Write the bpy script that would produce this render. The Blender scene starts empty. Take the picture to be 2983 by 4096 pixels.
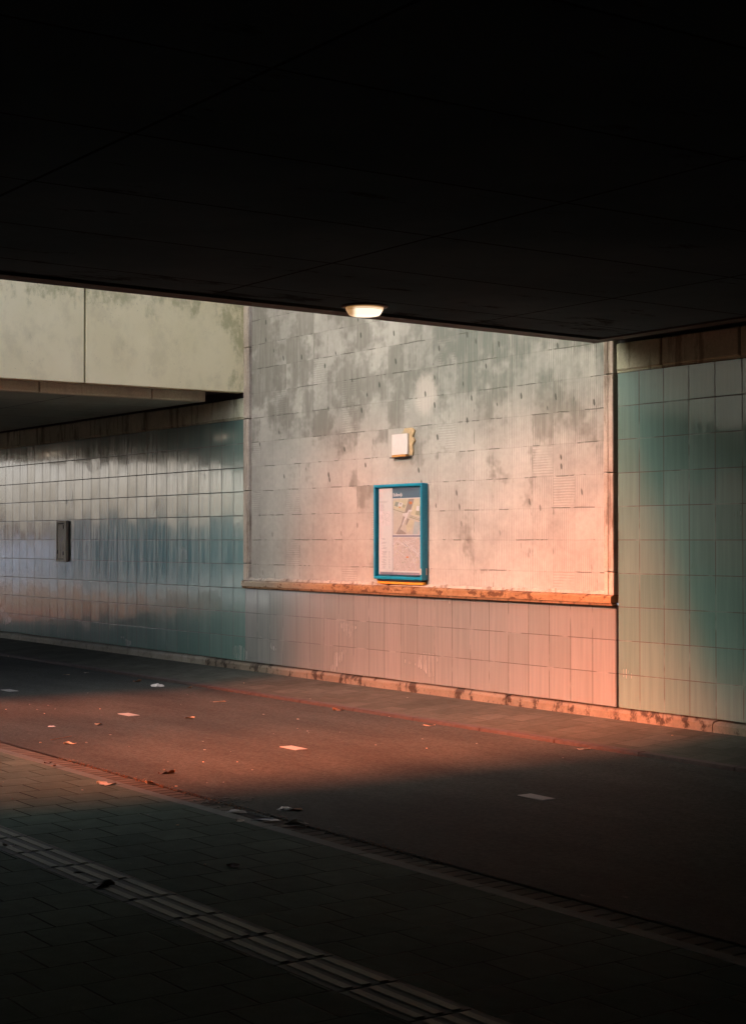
import bpy, bmesh, math, random
from mathutils import Vector, Matrix, noise
random.seed(7)
SC = bpy.context.scene
COL = SC.collection
PI = math.pi

# ------------------------------------------------------------------ camera
cam_d = bpy.data.cameras.new('camera')
cam = bpy.data.objects.new('camera', cam_d)
COL.objects.link(cam)
cam_d.sensor_fit = 'VERTICAL'
cam_d.sensor_height = 36.0
cam_d.lens = 36.0 * 6383 / 4096
cam_d.shift_y = -0.0007
cam_d.clip_start = 0.05
cam_d.clip_end = 2000
cam.location = (17.1553, -9.9686, 1.6)
cam.rotation_euler = (PI / 2 + 0.01797689, 0, 0.964796)
SC.camera = cam

# ------------------------------------------------------------------ world, sun, exposure
SUN = Vector((0.13, 0.84, -0.53)).normalized()         # direction the light travels
w = bpy.data.worlds.new('World')
SC.world = w
w.use_nodes = True
nt = w.node_tree
nt.nodes.clear()
sky = nt.nodes.new('ShaderNodeTexSky')
sky.sky_type = 'NISHITA'
sky.sun_disc = False
sky.sun_elevation = math.asin(-SUN.z)
sky.sun_rotation = math.atan2(-SUN.x, -SUN.y)
sky.air_density = 0.5
sky.dust_density = 4.5
sky.ozone_density = 0.0
bg = nt.nodes.new('ShaderNodeBackground')
bg.inputs['Strength'].default_value = 0.10
wo = nt.nodes.new('ShaderNodeOutputWorld')
nt.links.new(sky.outputs[0], bg.inputs[0])
nt.links.new(bg.outputs[0], wo.inputs[0])

sd = bpy.data.lights.new('sun', 'SUN')
sd.energy = 4.25
sd.angle = math.radians(11)
sd.color = (1.0, 0.185, 0.065)
so = bpy.data.objects.new('sun', sd)
COL.objects.link(so)
so.location = (0, -30, 25)
so.rotation_euler = SUN.to_track_quat('-Z', 'Y').to_euler()

SC.view_settings.view_transform = 'Standard'
SC.view_settings.look = 'None'
SC.view_settings.gamma = 1
SC.view_settings.exposure = 2.58
SC.render.engine = 'CYCLES'
SC.cycles.max_bounces = 6
SC.cycles.diffuse_bounces = 2
SC.cycles.sample_clamp_indirect = 4

# ------------------------------------------------------------------ node helper
class G:
    def __init__(s, name):
        s.m = bpy.data.materials.new(name)
        s.m.use_nodes = True
        s.t = s.m.node_tree
        s.b = s.t.nodes['Principled BSDF']
        s.geo = s.t.nodes.new('ShaderNodeTexCoord')
    def new(s, k, **kw):
        n = s.t.nodes.new(k)
        for a, v in kw.items(): setattr(n, a, v)
        return n
    def put(s, sock, v):
        if isinstance(v, bpy.types.NodeSocket): s.t.links.new(v, sock)
        elif v is not None:
            if isinstance(v, (tuple, list)) and len(v) == 3 and sock.type == 'RGBA': v = (*v, 1)
            sock.default_value = v
    def co(s): return s.geo.outputs['Object']
    def xyz(s, v=None):
        n = s.new('ShaderNodeSeparateXYZ'); s.put(n.inputs[0], v or s.co()); return n.outputs
    def vec(s, x=0, y=0, z=0):
        n = s.new('ShaderNodeCombineXYZ')
        for i, q in enumerate((x, y, z)): s.put(n.inputs[i], q)
        return n.outputs[0]
    def m_(s, op, a, b=None, c=None, clamp=False):
        n = s.new('ShaderNodeMath', operation=op); n.use_clamp = clamp
        s.put(n.inputs[0], a)
        if b is not None: s.put(n.inputs[1], b)
        if c is not None: s.put(n.inputs[2], c)
        return n.outputs[0]
    def add(s, a, b): return s.m_('ADD', a, b)
    def sub(s, a, b): return s.m_('SUBTRACT', a, b)
    def mul(s, a, b): return s.m_('MULTIPLY', a, b)
    def ss(s, v, lo, hi, a=0.0, b=1.0):
        n = s.new('ShaderNodeMapRange', interpolation_type='SMOOTHSTEP')
        s.put(n.inputs[0], v); s.put(n.inputs[1], lo); s.put(n.inputs[2], hi); s.put(n.inputs[3], a); s.put(n.inputs[4], b)
        return n.outputs[0]
    def noise(s, v, scale=1.0, detail=3.0, rough=0.55, col=False):
        n = s.new('ShaderNodeTexNoise'); s.put(n.inputs['Vector'], v); n.inputs['Scale'].default_value = scale
        n.inputs['Detail'].default_value = detail; n.inputs['Roughness'].default_value = rough
        return n.outputs['Color' if col else 'Fac']
    def white(s, v, col=False):
        n = s.new('ShaderNodeTexWhiteNoise', noise_dimensions='3D'); s.put(n.inputs['Vector'], v)
        return n.outputs['Color' if col else 'Value']
    def vor(s, v, scale=1.0, out='Distance'):
        n = s.new('ShaderNodeTexVoronoi'); s.put(n.inputs['Vector'], v); n.inputs['Scale'].default_value = scale
        return n.outputs[out]
    def mix(s, f, a, b):
        n = s.new('ShaderNodeMix', data_type='RGBA'); s.put(n.inputs[0], f); s.put(n.inputs[6], a); s.put(n.inputs[7], b)
        return n.outputs[2]
    def scl(s, v, k):
        n = s.new('ShaderNodeVectorMath', operation='SCALE'); s.put(n.inputs[0], v); s.put(n.inputs[3], k); return n.outputs[0]
    def mulc(s, c, f):       # colour times factor
        return s.scl(c, f) if isinstance(c, bpy.types.NodeSocket) else s.scl(s.rgb(c), f)
    def rgb(s, c):
        n = s.new('ShaderNodeRGB'); n.outputs[0].default_value = (*c, 1); return n.outputs[0]
    def grid(s, u, v, su, sv, wd, stagger=0.0, wu=None):
        """returns (line mask 0..1, cell id vector, line-u, line-v). u,v in metres, wd half line width"""
        V = s.m_('DIVIDE', v, sv); rv = s.m_('FLOOR', V)
        U = s.m_('DIVIDE', u, su)
        if stagger: U = s.add(U, s.mul(s.m_('FLOORED_MODULO', rv, 2.0), stagger))
        ru = s.m_('FLOOR', U)
        fu = s.m_('ABSOLUTE', s.sub(s.m_('FRACT', s.add(U, 0.5)), 0.5))
        fv = s.m_('ABSOLUTE', s.sub(s.m_('FRACT', s.add(V, 0.5)), 0.5))
        wu = wu or wd
        lu = s.ss(s.mul(fu, su), wu * 0.6, wu * 1.4, 1.0, 0.0)
        lv = s.ss(s.mul(fv, sv), wd * 0.6, wd * 1.4, 1.0, 0.0)
        return s.m_('MAXIMUM', lu, lv), s.vec(ru, rv, 0), lu, lv
    def bump(s, h, dist=0.01, strength=1.0, normal=None):
        n = s.new('ShaderNodeBump'); n.inputs['Strength'].default_value = strength; n.inputs['Distance'].default_value = dist
        s.put(n.inputs['Height'], h)
        if normal is not None: s.put(n.inputs['Normal'], normal)
        return n.outputs[0]
    def done(s, col, rough=0.8, normal=None, spec=0.5, coat=None, coat_rough=None, metal=None):
        s.put(s.b.inputs['Base Color'], col); s.put(s.b.inputs['Roughness'], rough)
        s.b.inputs['Specular IOR Level'].default_value = spec
        if normal is not None: s.put(s.b.inputs['Normal'], normal)
        if coat is not None:
            s.put(s.b.inputs['Coat Weight'], coat); s.put(s.b.inputs['Coat Roughness'], coat_rough)
            if normal is not None: s.put(s.b.inputs['Coat Normal'], normal)
        if metal is not None: s.b.inputs['Metallic'].default_value = metal
        return s.m

# ------------------------------------------------------------------ materials
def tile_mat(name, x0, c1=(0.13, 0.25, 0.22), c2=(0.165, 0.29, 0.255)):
    g = G(name); X, Y, Z = g.xyz()
    u = g.sub(X, x0); v = g.sub(Z, 0.1)
    ln, cid, lu, lv = g.grid(u, v, 0.3, 0.3, 0.0045, wu=0.0055)
    broken = g.noise(g.vec(g.mul(X, 3.0), 0, g.mul(Z, 3.0)), 1.0, 3)
    ln2 = g.mul(ln, g.ss(broken, 0.36, 0.5, 0.45, 1.0))
    r = g.white(cid); rc = g.white(g.scl(cid, 1.37), True)
    blk = g.white(g.vec(g.m_('FLOOR', g.m_('DIVIDE', u, 1.8)), 3.0, g.m_('FLOOR', g.m_('DIVIDE', v, 0.6))))
    streak = g.noise(g.vec(g.mul(X, 26.0), 0, g.mul(Z, 1.1)), 1.0, 4, 0.6)
    streak2 = g.noise(g.vec(g.mul(X, 90.0), 0, g.mul(Z, 2.5)), 1.0, 3, 0.6)
    col = g.mix(r, c1, c2)
    col = g.mulc(col, g.ss(streak, 0.3, 0.7, 0.92, 1.06))
    # algae / grime smears: patches of short vertical streaks
    pat = g.noise(g.vec(g.mul(X, 1.1), 5.0, g.mul(Z, 2.0)), 1.0, 2)
    grime = g.mul(g.ss(pat, 0.60, 0.68), g.ss(streak2, 0.5, 0.62))
    low = g.mul(g.ss(Z, 0.75, 0.45), g.ss(g.noise(g.vec(g.mul(X, 2.2), 1.0, g.mul(Z, 1.5)), 1.0, 3), 0.52, 0.62))
    col = g.mix(g.mul(grime, 0.75), col, (0.07, 0.085, 0.06))
    # pale lime runs
    lime = g.mul(g.ss(g.noise(g.vec(g.mul(X, 7.0), 9.0, g.mul(Z, 0.7)), 1.0, 4, 0.65), 0.66, 0.74), 0.35)
    col = g.mix(lime, col, (0.5, 0.5, 0.47))
    col = g.mix(g.mul(ln2, 0.85), col, (0.045, 0.048, 0.042))
    tilt = g.new('ShaderNodeVectorMath', operation='SUBTRACT'); g.put(tilt.inputs[0], rc); tilt.inputs[1].default_value = (.5, .5, .5)
    tb = g.new('ShaderNodeVectorMath', operation='MULTIPLY_ADD'); g.put(tb.inputs[0], tilt.outputs[0]); tb.inputs[1].default_value = (.010, 0, .012)
    geo = g.new('ShaderNodeNewGeometry'); g.put(tb.inputs[2], geo.outputs['Normal'])
    nn = g.new('ShaderNodeVectorMath', operation='NORMALIZE'); g.put(nn.inputs[0], tb.outputs[0])
    wav = g.noise(g.vec(g.mul(X, 2.2), 0, g.mul(Z, 2.6)), 1.0, 1)
    h = g.sub(g.mul(wav, 0.28), g.mul(ln, 0.08))
    nrm = g.bump(h, 0.010, 0.55, nn.outputs[0])
    rough = g.ss(streak, 0.3, 0.75, 0.10, 0.26)
    rough = g.m_('MAXIMUM', g.m_('MAXIMUM', rough, g.mul(ln, 0.8)), g.mul(grime, 0.6))
    g.b.inputs['Coat IOR'].default_value = 2.35
    return g.done(col, rough, nrm, 0.3, g.sub(1.0, g.mul(ln, 0.97)), g.m_('MAXIMUM', g.ss(streak, 0.35, 0.7, 0.05, 0.17), g.mul(g.m_('MAXIMUM', ln, grime), 0.7)))

def panel_mat():
    g = G('stripped concrete panel'); X, Y, Z = g.xyz()
    wob = g.noise(g.vec(g.mul(X, 4.0), 0, g.mul(Z, 4.0)), 1.0, 3)
    wx = g.mul(g.sub(wob, 0.5), 0.016)
    u = g.add(g.sub(X, 0.34), wx); v = g.add(g.sub(Z, 0.1), wx)
    ln, cid, lu, lv = g.grid(u, v, 0.3, 0.3, 0.005)
    r1 = g.white(cid); r2 = g.white(g.scl(cid, 2.13)); r3 = g.white(g.scl(cid, 0.71))
    big = g.noise(g.vec(g.mul(X, 0.9), 0, g.mul(Z, 1.1)), 1.0, 4, 0.6)
    fine = g.noise(g.vec(g.mul(X, 14.0), 0, g.mul(Z, 14.0)), 1.0, 5, 0.65)
    vert = g.noise(g.vec(g.mul(X, 16.0), 3.0, g.mul(Z, 1.8)), 1.0, 4, 0.6)
    col = g.mix(g.ss(big, 0.35, 0.65), (0.335, 0.338, 0.30), (0.435, 0.438, 0.39))
    col = g.mulc(col, g.ss(r1, 0.0, 1.0, 0.96, 1.03))
    col = g.mulc(col, g.ss(fine, 0.3, 0.7, 0.93, 1.06))
    # darker mortar areas inside random cells, clumped
    patch = g.noise(g.vec(g.mul(X, 1.5), 7.0, g.mul(Z, 1.7)), 1.0, 4, 0.65)
    hi = g.add(patch, g.add(g.mul(g.sub(r2, 0.5), 0.13), g.ss(Z, 1.6, 3.7, -0.06, 0.13)))
    dk = g.mul(g.ss(hi, 0.53, 0.66), g.ss(vert, 0.25, 0.6, 0.45, 1.0))
    col = g.mix(g.mul(dk, 0.72), col, (0.165, 0.17, 0.14))
    # wet green staining towards the top, right side
    wet = g.mul(g.ss(Z, 2.5, 3.4), g.mul(g.ss(X, 2.4, 4.6), g.ss(patch, 0.25, 0.6, 0.4, 1.0)))
    col = g.mix(g.mul(wet, g.ss(vert, 0.25, 0.65, 0.55, 1.0)), col, (0.15, 0.175, 0.15))
    # pale scour mark
    dx = g.sub(X, 3.72); dz = g.sub(Z, 3.12)
    rr = g.m_('SQRT', g.add(g.mul(dx, dx), g.mul(g.mul(dz, dz), 0.8)))
    col = g.mix(g.mul(g.ss(g.add(rr, g.mul(g.sub(fine, .5), .15)), 0.12, 0.26, 1.0, 0.0), 0.6), col, (0.60, 0.565, 0.50))
    # dashed joints
    dash = g.noise(g.vec(g.mul(X, 2.8), 1.0, g.mul(Z, 2.8)), 1.0, 3, 0.7)
    jv = g.mul(lv, g.ss(dash, 0.49, 0.56)); ju = g.mul(lu, g.ss(dash, 0.56, 0.64))
    jn = g.m_('MAXIMUM', jv, ju); soft = g.mul(ln, 0.13)
    col = g.mix(g.m_('MAXIMUM', g.mul(jn, 0.7), soft), col, (0.10, 0.105, 0.085))
    # pits and dabs
    pv = g.vec(g.add(g.mul(X, 8.0), g.mul(Z, 1.2)), 0, g.mul(Z, 3.9))
    pd = g.vor(pv, 1.0); pc = g.vor(pv, 1.0, 'Color'); pr = g.xyz(pc)[0]
    pit = g.mul(g.ss(g.add(pd, g.mul(g.sub(fine, .5), .12)), 0.09, 0.155, 1.0, 0.0), g.ss(pr, 0.42, 0.46))
    pit = g.mul(pit, g.ss(Z, 1.5, 2.3, 0.35, 1.0))
    col = g.mix(g.mul(pit, 0.8), col, (0.075, 0.085, 0.07))
    # comb ribs
    vr = g.m_('SINE', g.mul(g.add(X, g.mul(wx, 0.25)), 2 * PI / 0.026)); hr = g.m_('SINE', g.mul(g.add(Z, wx), 2 * PI / 0.026))
    dg = g.m_('SINE', g.mul(g.add(X, Z), 2 * PI / 0.026))
    vm = g.mul(g.ss(r3, 0.12, 0.2), g.ss(X, 2.4, 3.9, 0.25, 1.0))
    hm = g.ss(r3, 0.90, 0.91); dm = g.ss(r3, 0.08, 0.07)
    ribm = g.ss(g.noise(g.vec(g.mul(X, 3.0), 2.0, g.mul(Z, 3.0)), 1.0, 3), 0.40, 0.55)
    hh = g.mix(hm, g.mul(vr, vm), g.mul(hr, 0.6))
    hh = g.mul(g.xyz(hh)[0], ribm)
    col = g.mulc(col, g.add(1.0, g.mul(hh, 0.13)))
    h = g.add(g.mul(hh, 0.22), g.add(g.mul(fine, 0.35), g.add(g.mul(jn, -0.9), g.mul(pit, -0.8))))
    h = g.add(h, g.mul(patch, 0.9))
    return g.done(col, 0.88, g.bump(h, 0.010, 0.7), 0.3)

def concrete(name, c1, c2, stain, amt=0.6, sx=1.0, rough=0.85, drip=True, speck=0.0, lo=0.5, hi=0.65):
    g = G(name); X, Y, Z = g.xyz()
    L = g.add(X, g.mul(Y, 1.0))
    p = g.vec(X, Y, Z)
    big = g.noise(p, 1.6 * sx, 4, 0.6); fine = g.noise(p, 45.0, 4, 0.7)
    col = g.mix(g.ss(big, 0.3, 0.7), c1, c2)
    col = g.mulc(col, g.ss(fine, 0.25, 0.75, 0.86, 1.1))
    st = g.noise(g.vec(g.mul(L, 7.0 * sx), 0, g.mul(Z, (1.2 if drip else 6.0) * sx)), 1.0, 5, 0.68)
    col = g.mix(g.mul(g.ss(st, lo, hi), amt), col, stain)
    if speck:
        sp = g.noise(p, 70.0, 2, 0.5)
        col = g.mix(g.mul(g.mul(g.ss(sp, 0.62, 0.70), g.ss(g.noise(p, 2.2, 3), 0.45, 0.65)), speck), col, (0.10, 0.11, 0.07))
    return g.done(col, rough, g.bump(g.add(fine, g.mul(st, 0.6)), 0.004, 0.6), 0.3)

def sill_mat():
    g = G('stained sill concrete with painted glow'); X, Y, Z = g.xyz(); p = g.co()
    big = g.noise(p, 2.2, 4, 0.6); fine = g.noise(p, 40.0, 4, 0.7)
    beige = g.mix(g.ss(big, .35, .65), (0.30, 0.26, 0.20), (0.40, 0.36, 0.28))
    lit_orange = g.mix(g.ss(big, .35, .65), (0.26, 0.145, 0.065), (0.34, 0.21, 0.10))
    col = g.mix(g.ss(g.add(X, g.mul(big, 2.0)), 1.0, 3.4), beige, lit_orange)  # orange glow of the light painted in towards the right end
    col = g.mulc(col, g.ss(fine, .25, .75, .8, 1.15))
    st = g.noise(g.vec(g.mul(X, 4.5), 0, g.mul(Z, 9.0)), 1.0, 5, 0.7)
    col = g.mix(g.mul(g.ss(st, .52, .6), .85), col, (0.08, 0.035, 0.015))
    top = g.mul(g.ss(Z, 1.092, 1.106), g.ss(g.noise(g.vec(g.mul(X, 9.0), 0, 0), 1.0, 3), .45, .6))
    col = g.mix(g.mul(top, .7), col, (0.09, 0.055, 0.03))
    return g.done(col, .85, g.bump(g.add(fine, st), .006, .7), .3)

def fascia_mat():
    g = G('cream precast concrete'); X, Y, Z = g.xyz(); p = g.co()
    big = g.noise(p, 1.3, 4, 0.55); fine = g.noise(p, 60.0, 3, 0.7)
    col = g.mix(g.ss(big, 0.3, 0.7), (0.73, 0.68, 0.42), (0.79, 0.74, 0.48))
    cl = g.noise(g.vec(X, g.mul(Y, 3.0), g.mul(Z, 2.2)), 1.0, 5, 0.7)
    col = g.mix(g.mul(g.ss(cl, 0.46, 0.68), 0.25), col, (0.42, 0.38, 0.24))
    # algae by the top and by the wall end
    top = g.add(g.ss(Z, 3.9, 4.7, 0.0, 0.22), g.ss(Y, -0.55, 0.0, 0.0, 0.22))
    al = g.ss(g.add(g.noise(g.vec(X, g.mul(Y, 5.0), g.mul(Z, 3.0)), 1.0, 5, 0.7), top), 0.62, 0.85)
    col = g.mix(g.mul(al, 0.6), col, (0.27, 0.28, 0.13))
    sp = g.ss(g.add(g.noise(p, 38.0, 3, 0.6), g.mul(top, 0.25)), 0.66, 0.74)
    spm = g.ss(g.noise(p, 1.9, 3), 0.42, 0.62)
    col = g.mix(g.mul(g.mul(sp, spm), 0.6), col, (0.13, 0.13, 0.08))
    return g.done(col, 0.85, g.bump(fine, 0.003, 0.5), 0.3)

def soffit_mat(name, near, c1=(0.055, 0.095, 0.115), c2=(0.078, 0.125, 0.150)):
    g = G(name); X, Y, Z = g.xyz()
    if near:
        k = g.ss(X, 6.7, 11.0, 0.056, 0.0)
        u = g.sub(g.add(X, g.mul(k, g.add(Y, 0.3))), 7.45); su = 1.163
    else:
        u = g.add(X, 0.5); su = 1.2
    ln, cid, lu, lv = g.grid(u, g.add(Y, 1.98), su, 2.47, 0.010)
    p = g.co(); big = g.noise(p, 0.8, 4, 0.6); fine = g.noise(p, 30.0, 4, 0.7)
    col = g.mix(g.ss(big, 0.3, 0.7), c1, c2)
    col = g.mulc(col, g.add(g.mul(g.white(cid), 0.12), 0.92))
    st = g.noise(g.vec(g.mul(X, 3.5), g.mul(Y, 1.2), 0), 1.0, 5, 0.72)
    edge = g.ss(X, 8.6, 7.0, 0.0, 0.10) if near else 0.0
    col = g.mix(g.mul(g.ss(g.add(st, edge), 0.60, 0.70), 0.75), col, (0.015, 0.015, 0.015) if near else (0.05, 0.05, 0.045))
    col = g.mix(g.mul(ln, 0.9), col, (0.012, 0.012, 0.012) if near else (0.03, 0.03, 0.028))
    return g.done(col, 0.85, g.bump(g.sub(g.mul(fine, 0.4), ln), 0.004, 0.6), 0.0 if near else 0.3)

def paver_mat(name, x0, y0, su, sv, base, base2, along='X', wd=0.005, jc=(0.006, 0.008, 0.007), stag=0.5, bumpk=1.0, rough=0.8):
    g = G(name); X, Y, Z = g.xyz()
    wob = g.mul(g.sub(g.noise(g.co(), 5.0, 2), 0.5), 0.008)
    a = g.add(g.sub(Y, y0), wob); b = g.add(g.sub(X, x0), wob)
    ln, cid, lu, lv = g.grid(a, b, sv, su, wd, stag)
    r = g.white(cid); rc = g.white(g.scl(cid, 1.7), True)
    big = g.noise(g.co(), 1.1, 4, 0.6); fine = g.noise(g.co(), 120.0, 3, 0.7); mid = g.noise(g.co(), 9.0, 4, 0.65)
    col = g.mix(r, base, base2)
    col = g.mulc(col, g.ss(big, 0.3, 0.7, 0.85, 1.12))
    col = g.mulc(col, g.ss(mid, 0.3, 0.7, 0.9, 1.1))
    col = g.mulc(col, g.ss(fine, 0.25, 0.75, 0.85, 1.15))
    lk = g.ss(g.noise(g.co(), 2.3, 3), 0.35, 0.55, 0.55, 1.0)
    col = g.mix(g.mul(ln, lk), col, jc)
    h = g.add(g.mul(ln, -1.0), g.add(g.mul(r, 0.5), g.add(g.mul(mid, 0.25), g.mul(fine, 0.1))))
    tb = g.new('ShaderNodeVectorMath', operation='MULTIPLY_ADD'); g.put(tb.inputs[0], rc); tb.inputs[1].default_value = (.03, .03, 0)
    tb.inputs[2].default_value = (-.015, -.015, 1)
    nn = g.new('ShaderNodeVectorMath', operation='NORMALIZE'); g.put(nn.inputs[0], tb.outputs[0])
    return g.done(col, rough, g.bump(h, 0.006, 0.7 * bumpk, nn.outputs[0]), 0.03)

def asphalt_mat():
    g = G('worn asphalt'); X, Y, Z = g.xyz()
    fine = g.noise(g.co(), 210.0, 2, 0.6); mid = g.noise(g.co(), 34.0, 4, 0.7); big = g.noise(g.vec(g.mul(X, 0.5), g.mul(Y, 1.6), 0), 1.0, 4, 0.6)
    col = g.mix(g.ss(big, 0.3, 0.7), (0.044, 0.049, 0.044), (0.063, 0.070, 0.061))
    col = g.mulc(col, g.ss(fine, 0.3, 0.7, 0.6, 1.4))
    col = g.mulc(col, g.ss(mid, 0.3, 0.7, 0.72, 1.28))
    crk = g.noise(g.vec(g.mul(X, 1.3), g.mul(Y, 2.2), 0), 1.0, 6, 0.6)
    col = g.mix(g.mul(g.ss(g.m_('ABSOLUTE', g.sub(crk, 0.5)), 0.004, 0.0, 0.0, 1.0), 0.5), col, (0.02, 0.02, 0.018))
    # grit gathered by the gutter
    gr = g.mul(g.ss(g.noise(g.vec(g.mul(X, 6), g.mul(Y, 12), 0), 1.0, 5, 0.75), 0.60, 0.72), g.ss(Y, -4.2, -4.85))
    col = g.mix(g.mul(gr, 0.5), col, (0.30, 0.28, 0.24))
    return g.done(col, 0.82, g.bump(g.add(fine, mid), 0.004, 0.6), 0.05)

def plain(name, c, rough=0.5, metal=None, spec=0.5, n=0.08, sc=20.0, bumpd=0.0):
    g = G(name); f = g.noise(g.co(), sc, 4, 0.6)
    col = g.mulc(c, g.ss(f, 0.25, 0.75, 1 - n, 1 + n))
    return g.done(col, rough, g.bump(f, bumpd, 0.5) if bumpd else None, spec, metal=metal)

def emis(name, c, k):
    m = bpy.data.materials.new(name); m.use_nodes = True; b = m.node_tree.nodes['Principled BSDF']
    b.inputs['Base Color'].default_value = (*c, 1); b.inputs['Emission Color'].default_value = (*c, 1); b.inputs['Emission Strength'].default_value = k
    return m

M = {}
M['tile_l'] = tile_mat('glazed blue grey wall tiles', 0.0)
M['tile_lit'] = tile_mat('glazed blue grey wall tiles painted lit', 0.29, (0.22, 0.25, 0.235), (0.26, 0.28, 0.265))  # same tile with the warm daylight put into its colour
M['panel'] = panel_mat()
M['trim'] = concrete('stained trim concrete', (0.36, 0.32, 0.26), (0.52, 0.48, 0.40), (0.10, 0.075, 0.05), 0.7, 1.2)
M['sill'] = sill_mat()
M['sill_low'] = concrete('brown sill underside', (0.17, 0.11, 0.055), (0.24, 0.15, 0.08), (0.06, 0.035, 0.02), 0.8, 1.5, drip=False)  # one plain brown, darker than the sill face
M['plinth'] = concrete('stained plinth concrete', (0.15, 0.135, 0.10), (0.22, 0.19, 0.14), (0.03, 0.022, 0.015), 0.9, 0.75, drip=False, lo=0.50, hi=0.60)
M['plinth_clean'] = concrete('grey plinth concrete', (0.25, 0.25, 0.20), (0.33, 0.32, 0.26), (0.12, 0.11, 0.08), 0.5, 1.0, drip=False)
M['band'] = concrete('weathered band concrete', (0.40, 0.44, 0.31), (0.55, 0.58, 0.43), (0.12, 0.115, 0.07), 0.7, 0.9)
M['fascia'] = fascia_mat()
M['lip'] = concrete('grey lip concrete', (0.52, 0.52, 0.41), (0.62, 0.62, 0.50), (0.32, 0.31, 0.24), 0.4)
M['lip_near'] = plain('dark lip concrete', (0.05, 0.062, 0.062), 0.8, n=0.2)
M['soffit'] = soffit_mat('darkened soffit concrete', True)  # base colour darkened to stand for deep shade under the deck
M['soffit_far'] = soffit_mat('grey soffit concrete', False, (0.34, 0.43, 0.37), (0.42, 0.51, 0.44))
M['dkw'] = plain('darkened wall concrete', (0.025, 0.027, 0.026), 0.9)  # base colour darkened to cut light bounced onto the near floor
M['deck'] = plain('deck concrete', (0.06, 0.06, 0.058), 0.9, n=0.15)
M['dark'] = plain('dark joint filler', (0.012, 0.012, 0.011), 0.9)
M['asphalt'] = asphalt_mat()
M['pave_near'] = paver_mat('grey concrete pavers', 8.16, -5.495, 0.303, 0.293, (0.054, 0.078, 0.064), (0.072, 0.100, 0.081))
M['pave_far'] = paver_mat('dusty far pavers', 5.10, -0.30, 0.302, 0.302, (0.072, 0.077, 0.062), (0.095, 0.099, 0.081), wd=0.004, jc=(0.05, 0.048, 0.04))
M['gutter'] = paver_mat('gutter bricks', 7.70, -5.26, 0.104, 0.40, (0.075, 0.072, 0.06), (0.11, 0.103, 0.085), wd=0.011, stag=0.0, jc=(0.02, 0.02, 0.017))
M['kerb'] = plain('kerb concrete', (0.058, 0.070, 0.06), 0.8, n=0.2, sc=15, bumpd=0.003)
M['kerb_far'] = plain('reddish kerb concrete', (0.045, 0.032, 0.027), 0.8, n=0.2, sc=15, bumpd=0.003)
M['paint'] = plain('worn white road paint', (0.27, 0.28, 0.26), 0.7, n=0.15, sc=60)
M['ground'] = plain('outside ground', (0.16, 0.15, 0.12), 0.95, n=0.2, sc=0.7)
M['tact'] = plain('tactile slab concrete', (0.032, 0.043, 0.037), 0.75, n=0.15, sc=40, bumpd=0.002)
M['rib'] = plain('cream tactile ribs', (0.105, 0.125, 0.088), 0.65, n=0.2, sc=60)
M['blue'] = plain('blue painted aluminium', (0.005, 0.235, 0.36), 0.35, n=0.08, sc=12)
M['bluedk'] = plain('dark blue inner frame', (0.01, 0.10, 0.15), 0.5)
M['white'] = plain('white enamelled plate', (0.68, 0.66, 0.62), 0.45, n=0.05)
M['yellowp'] = plain('yellowed backing sheet', (0.50, 0.38, 0.21), 0.7, n=0.2, sc=30)
M['yellow'] = plain('yellow ledge', (0.70, 0.36, 0.04), 0.5, n=0.1)
M['amber'] = plain('orange bracket', (0.55, 0.27, 0.07), 0.6, n=0.15)
M['hatch'] = concrete('grimy painted metal', (0.70, 0.70, 0.54), (0.80, 0.80, 0.64), (0.14, 0.13, 0.09), 0.7, 2.2, rough=0.5, lo=0.55, hi=0.7)
M['black'] = plain('blackened metal', (0.02, 0.021, 0.02), 0.6)
M['paper'] = plain('poster paper', (0.72, 0.68, 0.66), 0.5, n=0.03)
M['hdr'] = plain('slate poster header', (0.10, 0.17, 0.23), 0.5, n=0.03)
M['grid'] = plain('mauve grey poster rule', (0.30, 0.27, 0.32), 0.5)
M['ink'] = plain('grey print', (0.42, 0.38, 0.39), 0.5)
M['mapbg'] = plain('map ground tint', (0.60, 0.52, 0.44), 0.5, n=0.06, sc=30)
M['mapbg2'] = plain('map pink tint', (0.62, 0.50, 0.46), 0.5, n=0.1, sc=40)
M['map_taupe'] = plain('map taupe block', (0.36, 0.29, 0.25), 0.5)
M['map_olive'] = plain('map olive block', (0.38, 0.35, 0.24), 0.5)
M['map_blue'] = plain('map pale blue', (0.46, 0.50, 0.50), 0.5)
M['map_pale'] = plain('map pale street', (0.74, 0.67, 0.66), 0.5)
M['map_orange'] = plain('map orange spot', (0.68, 0.22, 0.07), 0.5)
M['map_green'] = plain('map green grey', (0.33, 0.35, 0.29), 0.5)
M['map_cream'] = plain('map cream block', (0.64, 0.56, 0.40), 0.5)
M['sticker'] = plain('beige sticker', (0.60, 0.50, 0.42), 0.6)
M['leaf_brown'] = plain('dry brown leaf', (0.17, 0.09, 0.045), 0.8, n=0.3, sc=40)
M['leaf_tan'] = plain('dry tan leaf', (0.42, 0.30, 0.19), 0.8, n=0.25, sc=40)
M['leaf_dark'] = plain('dark rotten leaf', (0.05, 0.035, 0.025), 0.8, n=0.3, sc=40)
M['leaf_grey'] = plain('grey dry leaf', (0.33, 0.31, 0.25), 0.8, n=0.25, sc=40)
M['tissue'] = plain('white tissue', (0.60, 0.60, 0.57), 0.8, n=0.06, sc=30)
M['film'] = plain('dull plastic film', (0.12, 0.105, 0.105), 0.3, n=0.2)
M['grit'] = plain('pale grit', (0.19, 0.19, 0.165), 0.8, n=0.2)
M['bld'] = plain('cream render', (0.62, 0.50, 0.33), 0.8)
M['bldw'] = plain('white cladding', (0.8, 0.84, 0.86), 0.5)
M['bldg'] = plain('green glazed cladding', (0.10, 0.22, 0.22), 0.3)
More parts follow.
